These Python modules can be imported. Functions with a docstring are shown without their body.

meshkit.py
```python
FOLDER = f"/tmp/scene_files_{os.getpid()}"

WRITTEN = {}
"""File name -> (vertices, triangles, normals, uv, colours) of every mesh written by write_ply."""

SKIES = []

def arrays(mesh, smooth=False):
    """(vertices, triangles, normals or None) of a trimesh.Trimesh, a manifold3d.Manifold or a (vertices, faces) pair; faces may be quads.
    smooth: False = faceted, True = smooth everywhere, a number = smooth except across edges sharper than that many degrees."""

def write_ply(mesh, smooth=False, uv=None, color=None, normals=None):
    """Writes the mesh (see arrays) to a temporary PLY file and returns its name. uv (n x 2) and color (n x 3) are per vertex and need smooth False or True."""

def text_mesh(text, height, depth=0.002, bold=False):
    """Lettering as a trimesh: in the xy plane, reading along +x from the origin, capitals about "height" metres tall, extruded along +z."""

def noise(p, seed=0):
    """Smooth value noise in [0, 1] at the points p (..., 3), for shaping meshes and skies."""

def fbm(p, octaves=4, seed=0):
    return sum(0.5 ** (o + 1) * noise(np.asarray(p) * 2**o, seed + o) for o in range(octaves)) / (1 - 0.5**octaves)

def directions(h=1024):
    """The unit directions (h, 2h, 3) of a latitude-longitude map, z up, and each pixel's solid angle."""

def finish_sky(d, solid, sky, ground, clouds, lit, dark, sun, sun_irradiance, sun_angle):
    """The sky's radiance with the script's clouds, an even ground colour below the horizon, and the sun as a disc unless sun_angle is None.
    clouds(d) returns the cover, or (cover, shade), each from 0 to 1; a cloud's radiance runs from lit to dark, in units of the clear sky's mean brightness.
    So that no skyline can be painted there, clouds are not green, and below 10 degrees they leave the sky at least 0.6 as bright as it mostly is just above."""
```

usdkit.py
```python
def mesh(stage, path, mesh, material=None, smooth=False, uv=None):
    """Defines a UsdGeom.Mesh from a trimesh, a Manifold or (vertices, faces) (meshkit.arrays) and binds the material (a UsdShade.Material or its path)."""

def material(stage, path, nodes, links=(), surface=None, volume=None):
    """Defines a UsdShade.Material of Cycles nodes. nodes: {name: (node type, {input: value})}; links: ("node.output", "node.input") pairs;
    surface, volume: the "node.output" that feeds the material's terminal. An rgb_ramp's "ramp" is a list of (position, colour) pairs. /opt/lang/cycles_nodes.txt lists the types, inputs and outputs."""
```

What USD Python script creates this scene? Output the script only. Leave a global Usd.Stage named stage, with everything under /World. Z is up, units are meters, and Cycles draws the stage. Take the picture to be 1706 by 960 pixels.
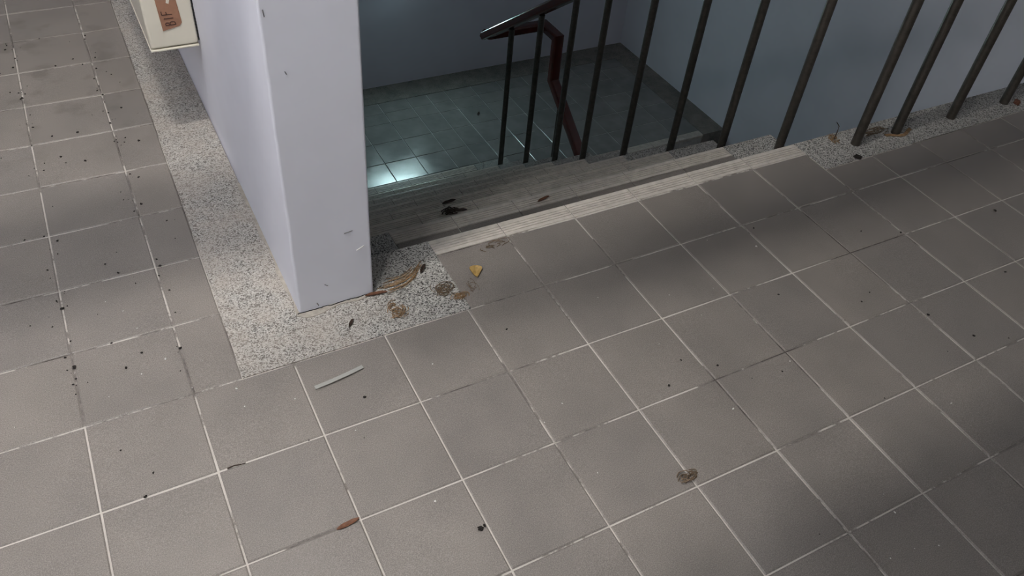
import math, random
import numpy as np, trimesh, manifold3d as m3, usdkit, meshkit
from shapely.geometry import Polygon
from pxr import Usd, UsdGeom, UsdLux, UsdShade, Gf, Sdf

U = 0.2                                   # one floor tile = 20 cm; layout below is written in tiles
stage = Usd.Stage.CreateInMemory()
UsdGeom.SetStageUpAxis(stage, UsdGeom.Tokens.z)
UsdGeom.SetStageMetersPerUnit(stage, 1.0)
UsdGeom.Xform.Define(stage, '/World')
UsdGeom.Scope.Define(stage, '/World/Looks')
rng = random.Random(7)
nrng = np.random.default_rng(7)

# ------------------------------------------------------------------ camera, exposure, lamps
CAM_POS = np.array([0.94656, -5.76304, 6.57954])
CAM_R = np.array([[0.8832389, -0.4617884, 0.0814887], [0.2677327, 0.6392834, 0.7208578], [-0.3849782, -0.6148725, 0.6882759]])
FPX = 1360.27
EXPOSURE = 0.10
cam = UsdGeom.Camera.Define(stage, '/World/Camera')
cam.CreateHorizontalApertureAttr(36.0)
cam.CreateVerticalApertureAttr(36.0 * 960 / 1706)
cam.CreateFocalLengthAttr(36.0 * FPX / 1706)
cam.CreateClippingRangeAttr(Gf.Vec2f(0.05, 100))
cam.CreateExposureAttr(EXPOSURE)
mt = np.eye(4); mt[:3, :3] = CAM_R; mt[3, :3] = CAM_POS * U
cam.AddTransformOp().Set(Gf.Matrix4d(*mt.ravel().tolist()))

# unseen tube lamps, placed to light floor and walls: (x, y, z, half length in tiles along x, strength)
UNSEEN_LAMPS = [                                  # x, y, z, half length, runs along, strength, colour
    (0.8, -0.1, 12.5, 0.8, 'x', 880, (1.0, .945, .89)),
    (-1.6, -4.5, 12.5, 0.9, 'y', 365, (1.0, .99, .985)),
    (-2.2, 17.0, 8.5, 1.5, 'x', 25, (1.0, .96, .92)),
]
LANDING_LAMP = (10.1, 17.96, -3.95, 36.0)         # unseen low wall lamp, placed for the landing sheen: x, y, z, strength
DOME = 0.0

# ------------------------------------------------------------------ helpers
used = {}
LOC = {}
def numbered(parent, name):
    k = (str(parent), name)
    n = used.get(k, -1) + 1
    used[k] = n
    return name if n == 0 else f'{name}_{n:03d}'
def data(p, **kw):
    for k, v in kw.items():
        if v: p.SetCustomDataByKey(k, v)
def thing(name, label=None, cat=None, loc=(0, 0, 0), group=None, kind=None):
    path = '/World/' + numbered('/World', name)
    x = UsdGeom.Xform.Define(stage, path)
    x.AddTranslateOp().Set(Gf.Vec3d(*[float(c) * U for c in loc]))
    LOC[path] = np.array(loc, float)
    data(x.GetPrim(), label=label, category=cat, group=group, kind=kind)
    return path
def obj(name, mesh, mat, parent=None, smooth=False, **kw):
    """mesh in tiles, world coordinates"""
    v, f, _ = meshkit.arrays(mesh)
    top = parent or '/World'
    loc = np.zeros(3)
    for a, b in LOC.items():
        if top == a or top.startswith(a + '/'): loc = b
    path = top + '/' + numbered(top, name)
    t = trimesh.Trimesh((v - loc) * U, f, process=False)
    m = usdkit.mesh(stage, path, t, mat, smooth=smooth)
    data(m.GetPrim(), **kw)
    return path
def single(name, mesh, mat, label, cat, smooth=False, group=None, kind=None):
    """a one-mesh thing with its origin at its base"""
    v, f, _ = meshkit.arrays(mesh)
    c = (v.min(0) + v.max(0)) / 2; c[2] = v[:, 2].min()
    path = '/World/' + numbered('/World', name)
    m = usdkit.mesh(stage, path, trimesh.Trimesh((v - c) * U, f, process=False), mat, smooth=smooth)
    UsdGeom.Xformable(m).AddTranslateOp().Set(Gf.Vec3d(*(c * U).tolist()))
    data(m.GetPrim(), label=label, category=cat, group=group, kind=kind)
    return path
def box(x0, x1, y0, y1, z0, z1):
    b = trimesh.creation.box((x1 - x0, y1 - y0, z1 - z0)); b.apply_translation(((x0 + x1) / 2, (y0 + y1) / 2, (z0 + z1) / 2)); return b
def cat(ms): return trimesh.util.concatenate([m if isinstance(m, trimesh.Trimesh) else trimesh.Trimesh(*meshkit.arrays(m)[:2], process=False) for m in ms])
def rbox(x0, x1, y0, y1, z0, z1, r, n=12):
    """rounded box: hull of eight spheres"""
    s = m3.Manifold.sphere(r, n)
    pts = [s.translate((x, y, z)) for x in (x0 + r, x1 - r) for y in (y0 + r, y1 - r) for z in (z0 + r, z1 - r)]
    return m3.Manifold.batch_hull(pts)
def prism(poly, z0, z1):
    m = trimesh.creation.extrude_polygon(Polygon(poly), z1 - z0); m.apply_translation((0, 0, z0)); return m
def along_x(profile, x0, x1):
    """(y, z) polygon extruded along x"""
    m = trimesh.creation.extrude_polygon(Polygon(profile), x1 - x0)
    v = m.vertices.copy(); m.vertices = np.c_[v[:, 2] + x0, v[:, 0], v[:, 1]]
    return m
def tile_mesh(q, z, th=0.045, ch=0.012, lip=0.004, gap=0.0078):
    """one tile on the quad q (counter-clockwise): chamfered top edge, slight lippage"""
    q = np.array(q, float); c = q.mean(0)
    def inset(d):
        out = []
        for i in range(4):
            e0 = q[i] - q[i - 1]; e1 = q[(i + 1) % 4] - q[i]
            n0 = np.array([-e0[1], e0[0]]) / np.linalg.norm(e0); n1 = np.array([-e1[1], e1[0]]) / np.linalg.norm(e1)
            b = n0 + n1; out.append(q[i] + b * d / (b @ b) * 2)
        return np.array(out)
    a, b = inset(gap), inset(gap + ch)
    dz = nrng.uniform(-1, 1, 4) * lip; dz = dz - dz.mean() + nrng.uniform(-.4, .4) * lip
    p = [0, 1, 2, 3]
    v = np.vstack([np.c_[a, np.full(4, z - th)], np.c_[a, z - ch * .7 + dz[:4]], np.c_[b, z + dz[:4]]])
    f = []
    for r in (0, 4):
        for i in p:
            j = (i + 1) % 4; f += [[r + i, r + j, r + 4 + j], [r + i, r + 4 + j, r + 4 + i]]
    f += [[8, 9, 10], [8, 10, 11], [0, 2, 1], [0, 3, 2]]
    return trimesh.Trimesh(v, f, process=False)
def sweep(path, sec_w, sec_h, r=0.05, n=3):
    """rounded rectangular section along a polyline with mitred joints"""
    P = np.array(path, float); D = np.diff(P, axis=0); D /= np.linalg.norm(D, axis=1, keepdims=True)
    sec = []
    for sx, sy, a0 in ((1, 1, 0), (-1, 1, 90), (-1, -1, 180), (1, -1, 270)):
        for k in range(n + 1):
            a = math.radians(a0 + 90 * k / n); sec.append((sx * (sec_w / 2 - r) + r * math.cos(a), sy * (sec_h / 2 - r) + r * math.sin(a)))
    sec = np.array(sec); k = len(sec); out = []
    for i, d in enumerate(D):
        side = np.cross(d, (0, 0, 1.0)); side = np.array([1.0, 0, 0]) if np.linalg.norm(side) < .05 else side / np.linalg.norm(side)
        up = np.cross(side, d)
        ring = sec[:, :1] * side + sec[:, 1:] * up
        ends = []
        for e, at in ((0, P[i]), (1, P[i + 1])):
            j = i - 1 if e == 0 else i + 1
            nrm = d if j < 0 or j >= len(D) else (d + D[j]) / np.linalg.norm(d + D[j])
            ends.append(at + ring - np.outer((ring @ nrm) / (d @ nrm), d))
        v = np.vstack(ends + [[P[i]], [P[i + 1]]]); f = []
        for a in range(k):
            b = (a + 1) % k
            f += [[a, k + b, b], [a, k + a, k + b], [2 * k, b, a][::1], [2 * k + 1, k + a, k + b]]
        m = trimesh.Trimesh(v, f, process=False); m.fix_normals(); out.append(m)
    return trimesh.util.concatenate(out)
def tube(points, r, n=8, taper=1.0):
    P = np.array(points, float); T = np.gradient(P, axis=0); T /= np.linalg.norm(T, axis=1, keepdims=True)
    v = []
    for i, (p, t) in enumerate(zip(P, T)):
        a = np.cross(t, (0.31, 0.2, 0.93)); a /= np.linalg.norm(a); b = np.cross(t, a)
        rr = r * (1 + (taper - 1) * i / (len(P) - 1))
        v += [p + rr * (math.cos(q) * a + math.sin(q) * b) for q in np.linspace(0, 2 * math.pi, n, endpoint=False)]
    v += [P[0], P[-1]]; f = []; L = len(P)
    for i in range(L - 1):
        for k in range(n):
            a, b = i * n + k, i * n + (k + 1) % n
            f += [[a, b, b + n], [a, b + n, a + n]]
    for k in range(n): f += [[L * n, (k + 1) % n, k], [L * n + 1, (L - 1) * n + k, (L - 1) * n + (k + 1) % n]]
    m = trimesh.Trimesh(np.array(v), f, process=False); m.fix_normals(); return m
def cyl_z(x, y, z0, z1, r, n=20):
    c = trimesh.creation.cylinder(r, z1 - z0, sections=n); c.apply_translation((x, y, (z0 + z1) / 2)); return c

# ------------------------------------------------------------------ materials
LK = '/World/Looks/'
def M(name, nodes, links, surface='p.BSDF'): return usdkit.material(stage, LK + name, nodes, links, surface=surface)
def sc(c, k): return tuple(min(1, x * k) for x in c)
def simple(name, c, rough=.5, metal=0, var=.12, scale=30, bump=0, spec=.5, bscale=None):
    return M(name, {
        'g': ('geometry', {}), 'n': ('noise_texture', {'scale': scale, 'detail': 4, 'roughness': .6}), 'nb': ('noise_texture', {'scale': bscale or scale * 6, 'detail': 3}),
        'r': ('rgb_ramp', {'ramp': [(.3, sc(c, 1 - var)), (.7, sc(c, 1 + var))]}),
        'b': ('bump', {'strength': bump, 'distance': .002}),
        'p': ('principled_bsdf', {'roughness': rough, 'metallic': metal, 'specular_ior_level': spec})},
        [('g.position', 'n.vector'), ('g.position', 'nb.vector'), ('n.fac', 'r.fac'), ('r.color', 'p.base_color'), ('nb.fac', 'b.height'), ('b.normal', 'p.normal')])
def tile_mat(name, c, rough, grain=.26, spec=.5):
    return M(name, {
        'g': ('geometry', {}), 'o': ('object_info', {}),
        'n1': ('noise_texture', {'scale': 480, 'detail': 2, 'roughness': .75}),
        'n2': ('noise_texture', {'scale': 7, 'detail': 4, 'roughness': .6}),
        'n3': ('noise_texture', {'scale': 260, 'detail': 1}),
        'r1': ('rgb_ramp', {'ramp': [(.30, sc(c, 1 - grain)), (.5, c), (.70, sc(c, 1 + grain * 1.5))]}),
        'r2': ('rgb_ramp', {'ramp': [(.3, (.9, .9, .9)), (.7, (1.08, 1.07, 1.06))]}),
        'r3': ('rgb_ramp', {'ramp': [(0, (.93, .93, .94)), (1, (1.06, 1.05, 1.04))]}),
        'r4': ('rgb_ramp', {'ramp': [(.73, (0, 0, 0)), (.80, (1, 1, 1))]}),
        'a': ('mix_color', {'blend_type': 'multiply', 'fac': 1.0}), 'b': ('mix_color', {'blend_type': 'multiply', 'fac': 1.0}),
        'k': ('math', {'math_type': 'multiply', 'value2': .5}), 'd': ('mix_color', {'blend_type': 'mix', 'b': sc(c, .45)}),
        'bp': ('bump', {'strength': .18, 'distance': .0006}),
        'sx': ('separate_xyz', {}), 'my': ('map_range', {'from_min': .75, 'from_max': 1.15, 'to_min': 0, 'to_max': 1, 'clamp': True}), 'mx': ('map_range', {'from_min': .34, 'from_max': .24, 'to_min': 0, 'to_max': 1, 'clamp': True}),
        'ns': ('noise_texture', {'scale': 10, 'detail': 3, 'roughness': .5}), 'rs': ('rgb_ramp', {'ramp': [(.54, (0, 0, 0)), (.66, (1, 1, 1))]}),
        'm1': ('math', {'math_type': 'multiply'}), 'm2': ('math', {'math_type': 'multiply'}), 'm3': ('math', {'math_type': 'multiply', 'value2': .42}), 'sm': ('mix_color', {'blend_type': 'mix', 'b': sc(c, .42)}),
        'rr': ('map_range', {'from_min': .3, 'from_max': .7, 'to_min': rough - .05, 'to_max': rough + .07}),
        'p': ('principled_bsdf', {'specular_ior_level': spec})},
        [('g.position', 'n1.vector'), ('g.position', 'n2.vector'), ('g.position', 'n3.vector'), ('n1.fac', 'r1.fac'), ('n2.fac', 'r2.fac'), ('o.random', 'r3.fac'),
         ('r1.color', 'a.a'), ('r2.color', 'a.b'), ('a.result', 'b.a'), ('r3.color', 'b.b'), ('n3.fac', 'r4.fac'), ('r4.color', 'k.value1'),
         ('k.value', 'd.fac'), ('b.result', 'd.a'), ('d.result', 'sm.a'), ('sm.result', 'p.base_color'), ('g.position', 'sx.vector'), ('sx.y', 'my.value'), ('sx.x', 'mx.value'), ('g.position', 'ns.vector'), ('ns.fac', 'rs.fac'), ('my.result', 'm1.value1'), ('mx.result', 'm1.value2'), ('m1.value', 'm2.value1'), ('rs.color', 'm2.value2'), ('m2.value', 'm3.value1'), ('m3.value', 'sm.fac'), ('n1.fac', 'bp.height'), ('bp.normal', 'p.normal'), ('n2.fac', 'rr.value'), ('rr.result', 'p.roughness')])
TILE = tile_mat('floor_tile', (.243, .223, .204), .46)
TILE_L = tile_mat('landing_tile', (.25, .25, .24), .19, .1, .9)
GROUT = M('grout', {
    'g': ('geometry', {}), 'n': ('noise_texture', {'scale': 16, 'detail': 7, 'roughness': .72}), 'n2': ('noise_texture', {'scale': 2.6, 'detail': 2}),
    'm': ('math', {'math_type': 'multiply_add', 'value2': .75}), 'k': ('math', {'math_type': 'multiply_add', 'value2': 1.1, 'value3': -.42}),
    'r': ('rgb_ramp', {'ramp': [(.33, (.11, .098, .09)), (.40, (.19, .172, .16)), (.45, (.24, .22, .20)), (.50, (.52, .49, .45)), (.62, (.60, .565, .52))]}),
    'p': ('principled_bsdf', {'roughness': .85, 'specular_ior_level': .2})},
    [('g.position', 'n.vector'), ('g.position', 'n2.vector'), ('n2.fac', 'k.value1'), ('n.fac', 'm.value1'), ('k.value', 'm.value3'), ('m.value', 'r.fac'), ('r.color', 'p.base_color')])
GROUT_D = simple('dim_grout', (.60, .59, .57), .85, var=.3, scale=14)
def terrazzo(name, dust, light=.50, fade=False):
    return M(name, {
        'g': ('geometry', {}), 'v': ('voronoi_texture', {'scale': 400, 'randomness': 1.0}), 's': ('separate_color', {}),
        'w': ('voronoi_texture', {'scale': 600}), 's2': ('separate_color', {}),
        'r': ('rgb_ramp', {'interpolate': False, 'ramp': [(0, (.03, .031, .031)), (.15, (.13, .13, .125)), (.29, (light * .66, light * .66, light * .62)), (.58, (light * .9, light * .9, light * .85)), (.9, (light * 1.12, light * 1.12, light * 1.06))]}),
        'r2': ('rgb_ramp', {'ramp': [(0, (.72, .72, .72)), (1, (1.1, 1.1, 1.1))]}),
        'a': ('mix_color', {'blend_type': 'multiply', 'fac': 1.0}),
        'n': ('noise_texture', {'scale': 11, 'detail': 5, 'roughness': .65}), 'm': ('map_range', {'from_min': .35, 'from_max': .7, 'to_min': dust * .35, 'to_max': min(.9, dust * 1.6), 'clamp': True}),
        'sx': ('separate_xyz', {}), 'fx': ('map_range', {'from_min': .50, 'from_max': .74, 'to_min': 1, 'to_max': .2 if fade else 1, 'clamp': True}), 'mf': ('math', {'math_type': 'multiply'}),
        'd': ('mix_color', {'blend_type': 'mix', 'b': (.46, .405, .35)}),
        'p': ('principled_bsdf', {'roughness': .62, 'specular_ior_level': .35})},
        [('g.position', 'v.vector'), ('g.position', 'w.vector'), ('v.color', 's.color'), ('w.color', 's2.color'), ('s.r', 'r.fac'), ('s2.r', 'r2.fac'), ('r.color', 'a.a'), ('r2.color', 'a.b'),
         ('g.position', 'n.vector'), ('n.fac', 'm.value'), ('g.position', 'sx.vector'), ('sx.x', 'fx.value'), ('m.result', 'mf.value1'), ('fx.result', 'mf.value2'), ('mf.value', 'd.fac'), ('a.result', 'd.a'), ('d.result', 'p.base_color')])
TERR = terrazzo('terrazzo_dusty', .42, .57, True)
TERR_C = terrazzo('terrazzo_clean', .10, .62)
TERR_D = terrazzo('terrazzo_dark', .30, .22)
NOSE = simple('nosing_tile', (.63, .59, .53), .22, var=.13, scale=40, bump=.1)
PAINT = simple('wall_paint', (.77, .79, .865), .6, var=.035, scale=3, bump=.12, bscale=22, spec=.4)
PAINT_DIM = simple('wall_paint_dim', (.74, .745, .84), .6, var=.04, scale=2.5, bump=.1, bscale=22, spec=.4)  # same wall paint, toned apart to match the dimmer far wall
DULL = simple('dull_paint', (.30, .30, .30), .7, var=.03)
CEIL = simple('ceiling_paint', (.25, .25, .25), .8, var=.02)
STEEL = simple('baluster_paint', (.085, .075, .064), .32, .55, var=.25, scale=60, bump=.08, spec=.6)
RAILM = simple('handrail_lacquer', (.085, .019, .014), .16, var=.2, scale=25, spec=.6)
CREAM = simple('cream_enamel', (.66, .63, .53), .4, var=.04, scale=12, bump=.06)
GAPM = simple('dark_gap', (.02, .02, .022), .9)
KRAFT = simple('kraft_tape', (.30, .155, .095), .6, var=.12, scale=40)
INK = simple('brown_ink', (.05, .018, .012), .6)
CAULK = simple('mortar_smear', (.40, .37, .32), .85, var=.2, scale=50, bump=.4)
DIRT = simple('dark_crumb', (.016, .013, .011), .9)
LEAFY = simple('yellow_leaf', (.45, .30, .10), .6, var=.25, scale=120)
LEAFB = simple('brown_leaf', (.17, .075, .04), .6, var=.3, scale=150)
LEAFD = simple('dark_leaf', (.045, .028, .02), .7, var=.3, scale=150)
STRAW = simple('straw', (.27, .17, .085), .7, var=.4, scale=120)
LINT = simple('dust_fibre', (.16, .115, .075), .9, var=.35, scale=150)
STRIP = simple('pale_plastic', (.40, .40, .375), .5, var=.05)
SCUFF = simple('grey_scuff', (.16, .16, .17), .8)
CHIP = simple('white_chip', (.7, .69, .66), .7)
RUST = simple('rust', (.13, .05, .03), .8, var=.35, scale=60)
METAL = simple('lamp_housing', (.75, .75, .74), .5, var=.02)
PIPE = simple('pipe_paint', (.5, .5, .5), .6)
def emit(name, c, s): return M(name, {'e': ('emission', {'color': c, 'strength': s})}, [], 'e.emission')

# ------------------------------------------------------------------ floor (upper level)
XR, YB = 19.55, 18.05                     # stairwell right wall, far wall
PX0, PX1, PY0 = 2.262, 3.122, 0.657       # partition wall end
LX0, LX1 = 4.04, 10.04                    # tiled width of the flight
WELL = 11.1                               # inner edge of the flight
EDGE = 1.25                               # front edge of upper floor
floor = thing('floor', 'grey-brown square tiled floor of the upper hall with terrazzo borders', None, kind='structure')
bed_poly = [(-4.62, -9.62), (XR, -9.62), (XR, .9), (LX1, .9), (LX1, EDGE - .03), (LX0, EDGE - .03), (LX0, .5), (2.0, .5), (2.0, YB), (-4.62, YB)]
obj('grout_bed', prism(bed_poly, -.6, -.010), GROUT, floor)
def xe(y): return 1.478 + .011 * y        # left edge of the terrazzo beside the partition
def quad(x0, x1, y0, y1): return [(x0, y0), (x1, y0), (x1, y1), (x0, y1)]
ntile = 0
def tile(q, z=0, parent=None, mat=None):
    obj('tile', tile_mesh(q, z), mat or TILE, parent or floor)
for j in range(-8, 0):
    for i in range(-2, 17):
        tile(quad(i, i + 1, j, j + 1))
for j in range(0, 13):
    for i in range(-2, 2):
        if i < 1: tile(quad(i, i + 1, j, j + 1))
        else: tile([(1, j), (xe(j), j), (xe(j + 1), j + 1), (1, j + 1)])
tile(quad(LX0, 5, 0, .97))
for i in range(5, 9): tile(quad(i, i + 1, 0, .97))
tile(quad(9, LX1, 0, .97))
ST = .56
for i in range(10, 17): tile(quad(max(i, LX1), i + 1, 0, ST + .012 * (i - 10)))
far = [tile_mesh(quad(i, i + 1, j, j + 1), 0) for j in range(-9, -8) for i in range(-4, 19)]
far += [tile_mesh(quad(i, i + 1, j, j + 1), 0) for j in range(-8, 18) for i in range(-4, -2)]
far += [tile_mesh(quad(i, i + 1, j, j + 1), 0) for j in range(13, 18) for i in range(-2, 1)]
obj('far_tile', cat(far), TILE, floor, kind='stuff')
# terrazzo borders
tb = [(xe(0), .004), (LX0, .004), (LX0, EDGE), (PX1 + .005, EDGE), (PX1 + .005, PY0 - .005), (PX0 - .005, PY0 - .005), (PX0 - .005, YB), (xe(YB), YB)]
obj('terrazzo_border', prism(tb, -.3, .003), TERR, floor)
obj('terrazzo_border', prism([(LX1 + .01, ST), (XR, ST + .11), (XR, EDGE), (LX1 + .01, EDGE)], -.3, .003), TERR_C, floor)
# slab edge over the second flight
obj('slab', box(LX1, XR, .9, EDGE - .02, -1.6, -.3), PAINT_DIM, floor)

# ------------------------------------------------------------------ partition wall with the worn end
def worn_wall(x0, x1, y0, y1, z0, z1):
    rings, zs = [], np.concatenate([[z0, -.4], np.arange(0, 7, .06), np.arange(7, z1 + .01, 1.0)])
    k = 0
    for z in zs:
        ring = []
        for cx, cy, a0 in ((x0, y0, 180), (x1, y0, 270)):
            jit = meshkit.noise(np.array([[cx * 3.1, cy, z * 1.9], [cx * 3.1 + 9, cy, z * 6.0]]))
            r = .018 + .008 * float(jit[0]) + .010 * float(jit[1])
            r = max(r, .008)
            sx = 1 if cx == x0 else -1
            dx = .006 * float(jit[1]); dy = .005 * float(jit[0])
            for t in range(4):
                a = math.radians(a0 + 30 * t)
                ring.append((cx + sx * r + r * math.cos(a) + dx, cy + r + r * math.sin(a) + dy, z))
        ring += [(x1, y1, z), (x0, y1, z)]
        rings.append(ring)
    n = len(rings[0]); v = np.array(rings).reshape(-1, 3); f = []
    for i in range(len(rings) - 1):
        for a in range(n):
            b = (a + 1) % n
            f += [[i * n + a, i * n + b, i * n + n + b], [i * n + a, i * n + n + b, i * n + n + a]]
    for a in range(1, n - 1): f += [[0, a + 1, a], [(len(rings) - 1) * n] * 1 + [(len(rings) - 1) * n + a, (len(rings) - 1) * n + a + 1]]
    return trimesh.Trimesh(v, f, process=False)
wall_left = thing('wall_left', 'pale grey-blue painted partition wall ending beside the stairs', None, kind='structure')
obj('plaster', worn_wall(PX0, PX1, PY0, YB, -9, 14), PAINT, wall_left, smooth=50)
# crack and mortar smear along the foot of the wall end
crack = [(PX0 - .02 + t * (PX1 - PX0 + .02), PY0 - .006 + .004 * math.sin(t * 23) + rng.gauss(0, .004), .010) for t in np.linspace(0, 1, 40)]
obj('crack', tube(crack, .0065, 5), GAPM, wall_left)
sm = [(PX0 - .05, PY0 + 3.3, 0)] ; pts = []
for t in np.linspace(0, 1, 24): pts.append((PX0 - .030 - .015 * math.sin(t * 19) - .010 * math.sin(t * 47), PY0 + 2.6 * (1 - t) - .03))
for t in np.linspace(0, 1, 18): pts.append((PX0 + .05 + t * .75, PY0 - .09 - .02 * math.sin(t * 9) + .07 * t))
obj('mortar_smear', prism(pts + [(PX1 - .05, PY0 + .05), (PX0 + .05, PY0 + .05), (PX0 + .05, PY0 + 2.55)], .0, .010), CAULK, wall_left)

for x0, z0, x1, z1, pale in [(np.float64(2.832), np.float64(0.977), np.float64(2.925), np.float64(0.989), 0), (np.float64(2.305), np.float64(3.5), np.float64(2.312), np.float64(3.438), 0), (np.float64(2.423), np.float64(2.926), np.float64(2.435), np.float64(2.895), 0), (np.float64(2.575), np.float64(0.335), np.float64(2.607), np.float64(0.306), 0), (np.float64(2.956), np.float64(0.703), np.float64(3.039), np.float64(0.744), 1), (np.float64(2.468), np.float64(0.092), np.float64(2.484), np.float64(0.048), 0)]:
    obj('scuff_mark', tube([(x0 + (x1 - x0) * t, PY0 - .0035, z0 + (z1 - z0) * t) for t in (0, .5, 1)], .0045, 5), CHIP if pale else SCUFF, wall_left)
# ------------------------------------------------------------------ stair flight going down
NY = [1.25, 2.60, 3.87, 5.12, 6.38, 7.64, 8.91, 10.20, 11.60]        # front edge of step k
RZ = 8.133 / 9
ZL = -8.133
NW = .27                                   # nosing tile depth
def nosing_profile(y1, z, groove=True):
    """nosing tile: grooved top, bull-nosed front, short down-turn"""
    p = [(y1 - NW + .008, z - .04), (y1 - .02, z - .04), (y1 - .02, z - .10), (y1 + .012, z - .10)]
    for a in (0, 22, 45, 67, 90): p.append((y1 - .014 + .030 * math.cos(math.radians(a)), z - .028 + .030 * math.sin(math.radians(a))))
    ys = np.linspace(y1 - .075, y1 - .205, 4)
    for y in ys: p += [(y + .007, z + .002), (y + .004, z - .010), (y - .004, z - .010), (y - .007, z + .002)]
    p += [(y1 - NW + .012, z + .002), (y1 - NW + .008, z - .003)]
    return p
stair = thing('stair_flight', 'tiled stair flight going down from the hall, pale ribbed nosings between terrazzo ends', 'stairs', (7, EDGE, ZL))
prof = [(NY[0] - .35, -.3), (NY[0] - .0, -.3)]
def steps(off, y_first):
    p = []
    for k in range(1, 9):
        p += [(NY[k - 1] - (.02 if off else 0), -RZ * k - off), (NY[k] - (.02 if off else 0), -RZ * k - off)]
    return p
def flight_body(off):
    b = .02 if off else 0
    p = [(NY[0] - b, -.302)] + steps(off, 0) + [(NY[8] - b, ZL - .4), (NY[8] - 2.0, ZL - .4), (NY[0] - .36, -1.9), (NY[0] - .36, -.302)]
    return p
obj('mortar_bed', along_x(flight_body(.02), LX0 - .0, LX1), GROUT, stair)
for x0, x1 in ((PX1 + .003, LX0 - .004), (LX1 + .004, WELL)):
    obj('terrazzo_end', along_x(flight_body(0), x0, x1), TERR_C, stair)
XS = [LX0, 5, 6, 7, 8, 9, LX1]
for k in range(0, 9):
    z = -RZ * k
    for a, b in zip(XS[:-1], XS[1:]):
        obj('nosing_tile', along_x(nosing_profile(NY[k], z), a + .005, b - .005), NOSE, stair)
        if k: obj('tread_tile', tile_mesh(quad(a, b, NY[k - 1] + .005, NY[k] - NW + .004), z, lip=.002), TILE, stair)
        zb = -RZ * (k + 1)
        obj('riser_tile', box(a + .011, b - .011, NY[k] - .02, NY[k] - .001, zb + .01, z - .115), TILE, stair)

# ------------------------------------------------------------------ half landing (lower level)
land = thing('floor', 'dark tiled half landing at the foot of the stairs with a terrazzo border', None, kind='structure')
F2 = 11.52                                 # front edge of the landing above the second flight
TX1, TY1 = 18.66, 17.05
obj('grout_bed', prism([(PX1, F2 + .03), (TX1, F2 + .03), (TX1, TY1), (PX1, TY1)], ZL - .6, ZL - .014), GROUT_D, land)
cols = [3.13, 4.12, 5.12, 6.12, 7.12, 8.12, 9.13, 10.13, 10.88, 11.56, 12.56, 13.56, 14.58, 15.6, 16.6, 17.65, TX1]
rows = [11.80, 12.76, 13.75, 14.79, 15.82, 16.40, TY1]
rows2 = [F2 + .27, 12.78, 13.74, 14.80, 15.80, 16.42, TY1]
for a, b in zip(cols[:-1], cols[1:]):
    rr = rows if a < 11 else rows2
    for c, d in zip(rr[:-1], rr[1:]): tile(quad(a, b, c, d), ZL, land, TILE_L)
obj('terrazzo_border', prism([(PX1, TY1), (TX1, TY1), (TX1, F2), (XR, F2), (XR, YB), (PX1, YB)], ZL - .6, ZL + .004), TERR_D, land)
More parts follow.
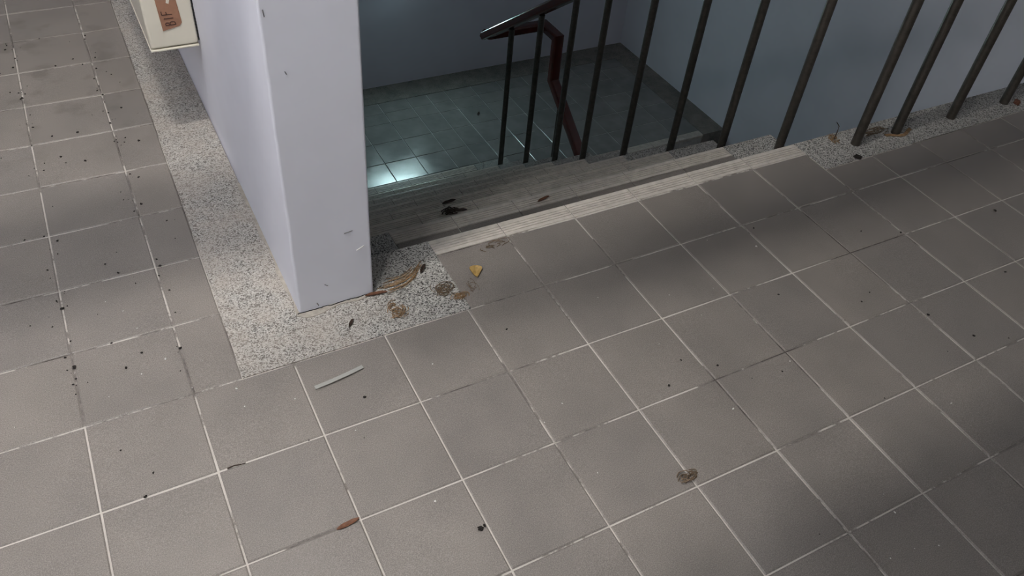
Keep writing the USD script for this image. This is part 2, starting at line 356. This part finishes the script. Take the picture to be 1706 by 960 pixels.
# second flight, turning back under the hall
stair2 = thing('stair_flight', 'dim second stair flight turning back down from the half landing beyond the railing', 'stairs', (15, F2, 2 * ZL))
T2 = 1.27
p2 = [(F2 + .0, ZL - .02)]
body2 = [(F2 - .02, ZL - .32)]
for k in range(1, 10): body2 += [(F2 - T2 * (k - 1) - (0 if k > 1 else .02), ZL - RZ * k), (F2 - T2 * k, ZL - RZ * k)]
body2 += [(F2 - T2 * 9, ZL - RZ * 9 - .6), (F2 - .02, ZL - 2.0)]
obj('concrete_body', along_x(body2, 11.9, XR - .004), TERR_C, stair2)
x2 = [11.95] + [12.56, 13.56, 14.58, 15.6, 16.6, 17.65, TX1 - .02]
for k in range(0, 5):
    zz = ZL - RZ * k; fy = F2 - T2 * k
    for a, b in zip(x2[:-1], x2[1:]):
        n = along_x(nosing_profile(0, 0), a + .011, b - .011)
        v = n.vertices.copy(); n.vertices = np.c_[v[:, 0], fy - v[:, 1] + .0, v[:, 2] + zz]; n.invert()
        obj('nosing_tile', n, NOSE, stair2)
        if k: obj('tread_tile', tile_mesh(quad(a, b, fy + NW, fy + T2 - .01), zz + .02), TILE, stair2)

# ------------------------------------------------------------------ stairwell walls, ceiling
def wall(name, x0, x1, y0, y1, z0, z1, mat, label):
    return obj(name, box(x0, x1, y0, y1, z0, z1), mat, None, kind='structure', label=label)
wall('wall_back', PX1 - .5, XR + 1, YB, YB + 1, -18, 14, PAINT_DIM, 'blue-grey wall at the far side of the half landing')
wall('wall_right', XR, XR + 1, -9.6, YB, -18, 14, PAINT, 'blue-grey side wall to the right of the stairwell behind the balusters')
wall('ceiling', -5.5, XR + 1, -13, YB + 1, 14, 15, CEIL, 'plain ceiling above the hall and stairwell')

wall('wall_front', -5.5, XR + 1, -10.6, -9.6, -.6, 14, DULL, 'unseen wall behind the viewer, placed to bounce light onto the wall end')  # out of view, set here to bounce light onto the wall end
wall('wall_far_left', -5.5, -4.6, -13, YB + 1, -.6, 14, PAINT, 'unseen pale wall out of view on the left, placed to bounce light onto the partition')  # out of view, bounces lamp light onto the partition
# ------------------------------------------------------------------ railing
RX, GY, RISE = 10.55, .90, .73
rail = thing('stair_railing', 'dark steel baluster railing with lacquered red-brown handrail beside the stairs', 'railing', (RX, GY, ZL))
def rail_z(y): return -3.01 + .11 - RISE * (y - 11.14)
TIPY = 12.22; TZ = rail_z(TIPY) + .12
GZ = rail_z(GY)
HX = 12.28
path = [(XR - .02, GY, GZ), (RX, GY, GZ), (RX, TIPY, TZ), (HX, TIPY, TZ), (HX, 11.45, TZ), (HX, 11.42, TZ - 1.25), (HX, 2.6, TZ - 1.25 - RISE * 8.8)]
obj('handrail', sweep(path, .30, .22, .06), RAILM, rail, smooth=40)
BR = .072
flight_y = [1.90, 3.07, 4.28, 5.60, 6.97, 8.06, 9.35, 10.65]
for k, y in enumerate(flight_y):
    y = y + .30 * (k / 7)
    obj('baluster', cyl_z(RX, y, -RZ * (k + 1) + .001, rail_z(y) - .05, BR), STEEL, rail, smooth=40)
for x in (10.98, 11.85, 13.13, 14.46, 15.75, 17.05, 18.3):
    obj('baluster', cyl_z(x, GY, .004, GZ - .05, BR), STEEL, rail, smooth=40)
for k in range(5):
    y = 10.9 - 1.27 * k
    obj('baluster', cyl_z(HX, y, ZL - RZ * (k + 1) + .001, TZ - 1.25 - RISE * (11.42 - y), BR), STEEL, rail, smooth=40)

# ------------------------------------------------------------------ cream box on the partition wall
bx0, bx1, by0, by1, bz0, bz1 = 1.672, PX0 - .018, 4.30, 7.6, 1.40, 5.6
cab = thing('wall_box', 'cream enamelled metal box hung on the partition wall with a brown paper label', 'metal box', (PX0, by0, bz0))
obj('body', rbox(bx0, bx1, by0, by1, bz0 + .03, bz1, .035, 16), CREAM, cab, smooth=50)
obj('bottom_flange', rbox(bx0 - .005, bx1, by0 - .005, by1 + .01, bz0 - .005, bz0 + .022, .010), CREAM, cab)
obj('back_plate', box(bx1 - .005, PX0 + .004, by0 + .03, by1 - .03, bz0 + .06, bz1 - .06), GAPM, cab)  # black infill standing for the shade in the gap behind the box
yf = by0 - .004
lab2 = [(1.858, 1.655), (2.055, 1.694), (2.093, 1.735), (2.052, 2.34), (1.825, 2.36)]
lm = trimesh.creation.extrude_polygon(Polygon(lab2), .006); v = lm.vertices.copy(); lm.vertices = np.c_[v[:, 0], yf - v[:, 2], v[:, 1]]; lm.fix_normals()
lab = obj('paper_label', lm, KRAFT, cab, label='brown paper label with hand-written characters')
def stroke(ps, w=.009):
    """a pen stroke on the label; u reads upward, v is to the left"""
    q = [(x, yf - .008, z) for x, z in ps]
    return tube(q, w * .55, 5)
ink = []
P = [onp for onp in ()]
def L(u, v): return (2.020 - v * .115 - u * .05, 1.722 + u * .28)      # u along the text, v = letter height
for st in ([(0, .0), (0, 1.0)],
           [(0, 1.0), (.07, 1.0), (.12, .85), (.10, .65), (.02, .55)], [(.02, .55), (.12, .48), (.16, .25), (.12, .02), (0, 0)],
           [(.30, .02), (.31, .95)],
           [(.46, -.02), (.48, 1.0)], [(.48, 1.0), (.64, .94)], [(.47, .52), (.60, .50)]):
    ink.append(stroke([L(u, v) for u, v in st] if len(st) > 2 else [L(*(np.array(st[0]) + (np.array(st[1]) - np.array(st[0])) * t)) for t in (0, .5, 1)]))
obj('hand_writing', cat(ink), INK, lab)
smear = [(1.955, 2.00), (1.985, 1.985), (2.0, 2.03), (1.985, 2.06), (1.99, 2.12), (1.965, 2.10), (1.968, 2.05)]
s = trimesh.creation.extrude_polygon(Polygon(smear), .004); v = s.vertices.copy(); s.vertices = np.c_[v[:, 0], yf - .006 - v[:, 2], v[:, 1]]; s.fix_normals()
obj('torn_spot', s, CREAM, lab)

# ------------------------------------------------------------------ litter
def leaf(cx, cy, z, ln, w, ang, curl=.03, fold=.02, n=10, ovate=1.0):
    ca, sa = math.cos(ang), math.sin(ang); v = []; f = []
    for i in range(n + 1):
        t = i / n; ww = w * (math.sin(math.pi * min(1, t * .96 + .02) ** ovate) ** (.8 if ovate == 1 else 1.2)) * (1 + .12 * math.sin(9 * t))
        for s_ in (-1, 0, 1):
            a, b = (t - .5) * ln, s_ * ww / 2
            zz = .006 + curl * (2 * t - 1) ** 2 + (fold if s_ else 0) * (ww / w)
            v.append((cx + a * ca - b * sa, cy + a * sa + b * ca, z + zz))
    m = len(v); v += [(x, y, q - .006) for x, y, q in v]
    for i in range(n):
        for s_ in (0, 1):
            a = i * 3 + s_
            f += [[a, a + 3, a + 4], [a, a + 4, a + 1], [m + a, m + a + 4, m + a + 3], [m + a, m + a + 1, m + a + 4]]
    rim = [i * 3 for i in range(n + 1)] + [i * 3 + 2 for i in range(n, -1, -1)]
    for a, b in zip(rim, rim[1:] + rim[:1]): f += [[a, b, m + b], [a, m + b, m + a]]
    t = trimesh.Trimesh(np.array(v), f, process=False); t.fix_normals(); return t
def fluff(cx, cy, z, r, n, rad=.004, hgt=.03, stretch=(1, 1)):
    ms = []
    for _ in range(n):
        a0 = rng.uniform(0, 6.28); rr = r * rng.uniform(.2, .9); sp = rng.uniform(1.2, 3.6); x0, y0 = rng.gauss(0, r * .3), rng.gauss(0, r * .3)
        ms.append(tube([(cx + stretch[0] * (x0 + rr * math.cos(a0 + sp * t)), cy + stretch[1] * (y0 + rr * math.sin(a0 + sp * t)), z + rad + hgt * math.sin(3.14 * t) * rng.uniform(.3, 1)) for t in np.linspace(0, 1, 8)], rad, 4))
    return cat(ms)
def crumb(cx, cy, z, r):
    s_ = trimesh.creation.icosphere(1, r); s_.vertices *= 1 + .3 * nrng.standard_normal((len(s_.vertices), 1)).clip(-1, 1); s_.vertices *= (1, rng.uniform(.5, 1), .55)
    s_.apply_transform(trimesh.transformations.rotation_matrix(rng.uniform(0, 6), (0, 0, 1))); s_.apply_translation((cx, cy, z + r * .35)); return s_
single('leaf', leaf(4.345, .5, .003, .19, .14, -1.9, .03, .03, 12, .55), LEAFY, 'small yellow-tan dry leaf lying on the tile below the top nosing', 'leaf', smooth=40)
single('leaf', leaf(1.884, -2.0, .002, .22, .05, .12, .008, .012), LEAFB, 'narrow reddish-brown dry leaf lying on the foreground tiles', 'leaf', smooth=40)
single('leaf', leaf(2.727, .294, .004, .13, .035, .9, .01, .02), LEAFD, 'small dark curled leaf on the terrazzo in front of the wall end', 'leaf', smooth=40)
single('plastic_strip', cat([sweep([(2.095 + .53 * t, -.418 + .075 * t - .014 * math.sin(3.14 * t), .014 + .008 * math.sin(3.1 * t)) for t in np.linspace(0, 1, 9)], .046, .014, .005, 2)]), STRIP, 'pale grey curved plastic strip on the tile below the wall end', 'strip', smooth=40)
single('twig', tube([(1.08, -1.006, .010), (1.14, -1.002, .014), (1.19, -1.012, .012), (1.245, -1.013, .009)], .0075, 6, .6), LEAFD, 'thin dark twig lying along a grout joint in the left foreground', 'twig', smooth=40)
sp = []
for k in range(17):
    o = rng.gauss(0, .04); b_ = rng.uniform(0, .35); e_ = rng.uniform(.5, 1)
    base = [(3.13, .655), (3.30, .655), (3.48, .665), (3.60, .72), (3.70, .80), (3.84, .93)]
    xs = np.interp(np.linspace(b_, e_, 7), np.linspace(0, 1, 6), [p[0] for p in base]); ysv = np.interp(np.linspace(b_, e_, 7), np.linspace(0, 1, 6), [p[1] for p in base])
    sp.append(tube([(x, y + o * (1.6 - 1.3 * (x - 3.13)) + rng.gauss(0, .004), .012 + .012 * rng.random()) for x, y in zip(xs, ysv)], .0045, 4))
single('straw_wisp', cat(sp), STRAW, 'frayed wisp of tan straw fibres on the terrazzo beside the wall end', 'straw')
single('leaf', leaf(3.79, .80, .006, .17, .045, .85, .012, .03), LEAFD, 'dark curled dry leaf at the tip of the straw wisp', 'leaf', smooth=40)
single('leaf', leaf(3.14, .612, .004, .26, .045, -.12, .012, .03), LEAFB, 'dark brown curled leaf tucked against the corner of the wall end', 'leaf', smooth=40)
single('dust_clump', fluff(3.262, .29, .003, .11, 26), STRAW, 'brown tangle of fibres with a dark crumb on the middle of the terrazzo', 'dust clump')
single('dust_clump', fluff(3.90, .40, .003, .13, 26, stretch=(1, .8)), LINT, 'olive-brown tangle of fibres on the terrazzo near the tile edge', 'dust clump')
single('dust_clump', fluff(4.02, .20, .003, .08, 20, stretch=(1.3, .6)), STRAW, 'tan fibre tangle at the corner of the terrazzo', 'dust clump')
single('dust_clump', fluff(4.20, .33, .002, .10, 7, .003, .015, (.7, 1.2)), LINT, 'fine brown hair loops on the tile under the yellow leaf', 'dust clump')
single('dust_clump', fluff(4.78, .87, .002, .13, 12, .004, .02, (1.4, .5)), LINT, 'loose fibre tangle against the top nosing', 'dust clump')
single('dust_clump', fluff(4.962, -2.87, .002, .085, 18, .005, .03, (1.2, .7)), LINT, 'small tan fibre tangle on the foreground tile near a joint', 'dust clump')
single('dust_clump', fluff(10.72, 1.10, .003, .09, 16, .005, .05), STRAW, 'brown fibre tuft on the terrazzo left of the first hall baluster', 'dust clump')
single('twig', tube([(10.72, 1.10, .02), (10.78, 1.14, .12), (10.80, 1.16, .2), (10.76, 1.2, .26)], .010, 5, .6), LEAFD, 'thin curled stalk standing in the fibre tuft by the railing', 'twig')
single('dust_clump', fluff(11.55, 1.05, .003, .14, 20, .005, .03, (1.5, .5)), LINT, 'dark fibre tangle between the first two hall balusters', 'dust clump')
single('straw_wisp', cat([tube([(11.62 + .55 * t, .84 + .05 * math.cos(6 * t) + o, .014) for t in np.linspace(0, 1, 8)], .009, 4) for o in (-.02, -.01, 0, .012, .025)]), STRAW, 'short straw wisp curled round the foot of the second hall baluster', 'straw')
single('crumb', crumb(10.72, .60, .003, .06), DIRT, 'dark flat crumb on the terrazzo at the top corner of the tiles', 'crumb')
single('dust_clump', fluff(5.55, 3.72, -RZ * 2, .11, 20, .011, .04, (1.2, .6)), LEAFD, 'dark brown debris tangle on the second step down', 'dust clump')
single('leaf', leaf(5.68, 3.68, -RZ * 2 + .005, .26, .07, -.3, .02, .03), LEAFD, 'dark curled leaf in the debris on the second step down', 'leaf', smooth=40)
single('leaf', leaf(6.12, 5.10 - .1, -RZ * 3 + .005, .28, .08, .1, .015, .03), LEAFD, 'dark dry leaf on the third step down', 'leaf', smooth=40)
single('leaf', leaf(6.46, 2.50 - .06, -RZ + .005, .24, .05, .25, .015, .03), LEAFB, 'narrow brown curled leaf on the first step down', 'leaf', smooth=40)
single('leaf', leaf(12.04, 15.30, ZL + .004, .22, .06, .9, .01, .03), LEAFD, 'dark leaf speck lying on the half landing', 'leaf', smooth=40)
single('rust_flake', crumb(14.66, .80, .003, .085), RUST, 'rust-red flake at the foot of the rightmost visible baluster', 'flake')
for (x, y, r, t) in ((2.924, -2.528, .026, 'twin'), (2.97, -2.52, .016, 'small'), ):
    single('crumb', crumb(x, y, .001, r), DIRT, f'{"larger" if r > .02 else "smaller"} of two dark crumbs touching on the foreground tile', 'crumb')
# many tiny dark and pale specks on the corridor tiles
dk, wh = [], []
for _ in range(150):
    x = rng.choice([rng.uniform(-1, 1.5), rng.gauss(0, .05), rng.gauss(1, .05)]); y = rng.uniform(.3, 8)
    dk.append(crumb(x, y, .001, abs(rng.gauss(.005, .005)) + .004))
for _ in range(40): dk.append(crumb(rng.uniform(0, 12), rng.uniform(-4.5, 0), .001, abs(rng.gauss(.007, .004)) + .004))
for q in range(50): wh.append(crumb(*((rng.uniform(-1, 9), rng.uniform(-4.5, -.05)) if q < 36 else (rng.uniform(-1, 1.4), rng.uniform(0, 2.5))), .001, abs(rng.gauss(.003, .004)) + .003))
single('dirt_specks', cat(dk), DIRT, 'tiny black dirt specks scattered over the corridor tiles', 'dirt', kind='stuff')
single('plaster_specks', cat(wh), CHIP, 'tiny white plaster specks scattered over the tiles', 'plaster specks', kind='stuff')

# ------------------------------------------------------------------ unseen lamps, and unseen pipes placed to shade the floor
for i, (x, y, z, h, ax, s, lc) in enumerate(UNSEEN_LAMPS):
    where = ('beside the wall end', 'nearest the viewer', 'far down the corridor')[i]
    t = thing('ceiling_light', f'unseen tube lamp out of view, placed to light the floor and walls, {where}', 'ceiling light', (x, y, z))
    hs = cat([box(-h - .1, h + .1, -.2, .2, .35, .75), box(-h - .12, -h, -.1, .1, -.1, .36), box(h, h + .12, -.1, .1, -.1, .36)] + [box(q - .04, q + .04, -.04, .04, .7, 14 - z) for q in (-h * .7, h * .7)])
    c = trimesh.creation.cylinder(.075, 2 * h, sections=16); c.apply_transform(trimesh.transformations.rotation_matrix(math.pi / 2, (0, 1, 0)))
    for m_ in (hs, c):
        if ax == 'y': m_.apply_transform(trimesh.transformations.rotation_matrix(math.pi / 2, (0, 0, 1)))
        m_.apply_translation((x, y, z))
    obj('housing', hs, METAL, t)
    obj('lamp_tube', c, emit(f'tube_glow_{i}', lc, s), t)
x, y, z, s = LANDING_LAMP
t = thing('wall_lamp', 'unseen cool white lamp on the far landing wall, out of view, placed for the sheen on the landing', 'wall lamp', (x, y, z))
obj('housing', rbox(x - 1.07, x + 1.07, y - .16, YB + .0, z - .29, z + .29, .03), METAL, t)
obj('diffuser', rbox(x - 1.0, x + 1.0, y - .19, y - .1, z - .22, z + .22, .02), emit('unseen_lamp_glow', (.66, .97, 1.0), s), t)
SHADE_PIPES = [('x', 1.25, 19.0, -.09, 10.3, .095), ('x', -4.2, 1.7, .385, 10.3, .165), ('x', 1.15, 19.0, -1.02, 10.3, .30), ('y', -9.55, -4.08, .34, 10.3, .6)]  # unseen pipes, positioned to cast shade bands and darken a floor corner
for i, (ax, a0, a1, b, z, r) in enumerate(SHADE_PIPES):
    c = trimesh.creation.cylinder(r, a1 - a0, sections=20); c.apply_transform(trimesh.transformations.rotation_matrix(math.pi / 2, (0, 1, 0))); c.apply_translation(((a0 + a1) / 2, b, z))
    hg = cat([box(q - .03, q + .03, b - .03, b + .03, z, 14) for q in np.linspace(a0 + .3, a1 - .3, 4)])
    mid = ((a0 + a1) / 2, b, z)
    if ax == 'y':
        for m_ in (c, hg): m_.vertices = m_.vertices[:, [1, 0, 2]]; m_.invert()
        mid = (b, (a0 + a1) / 2, z)
    t = thing('ceiling_pipe', f'unseen pipe out of view, placed to shade the floor, {("above the stair head", "above the corridor", "above the hall", "behind the viewer")[i]}', 'pipe', mid)
    obj('pipe', c, PIPE, t, smooth=40)
    obj('hanger', hg, METAL, t)
if DOME > 0:
    d = UsdLux.DomeLight.Define(stage, '/World/Sky'); d.CreateIntensityAttr(DOME)
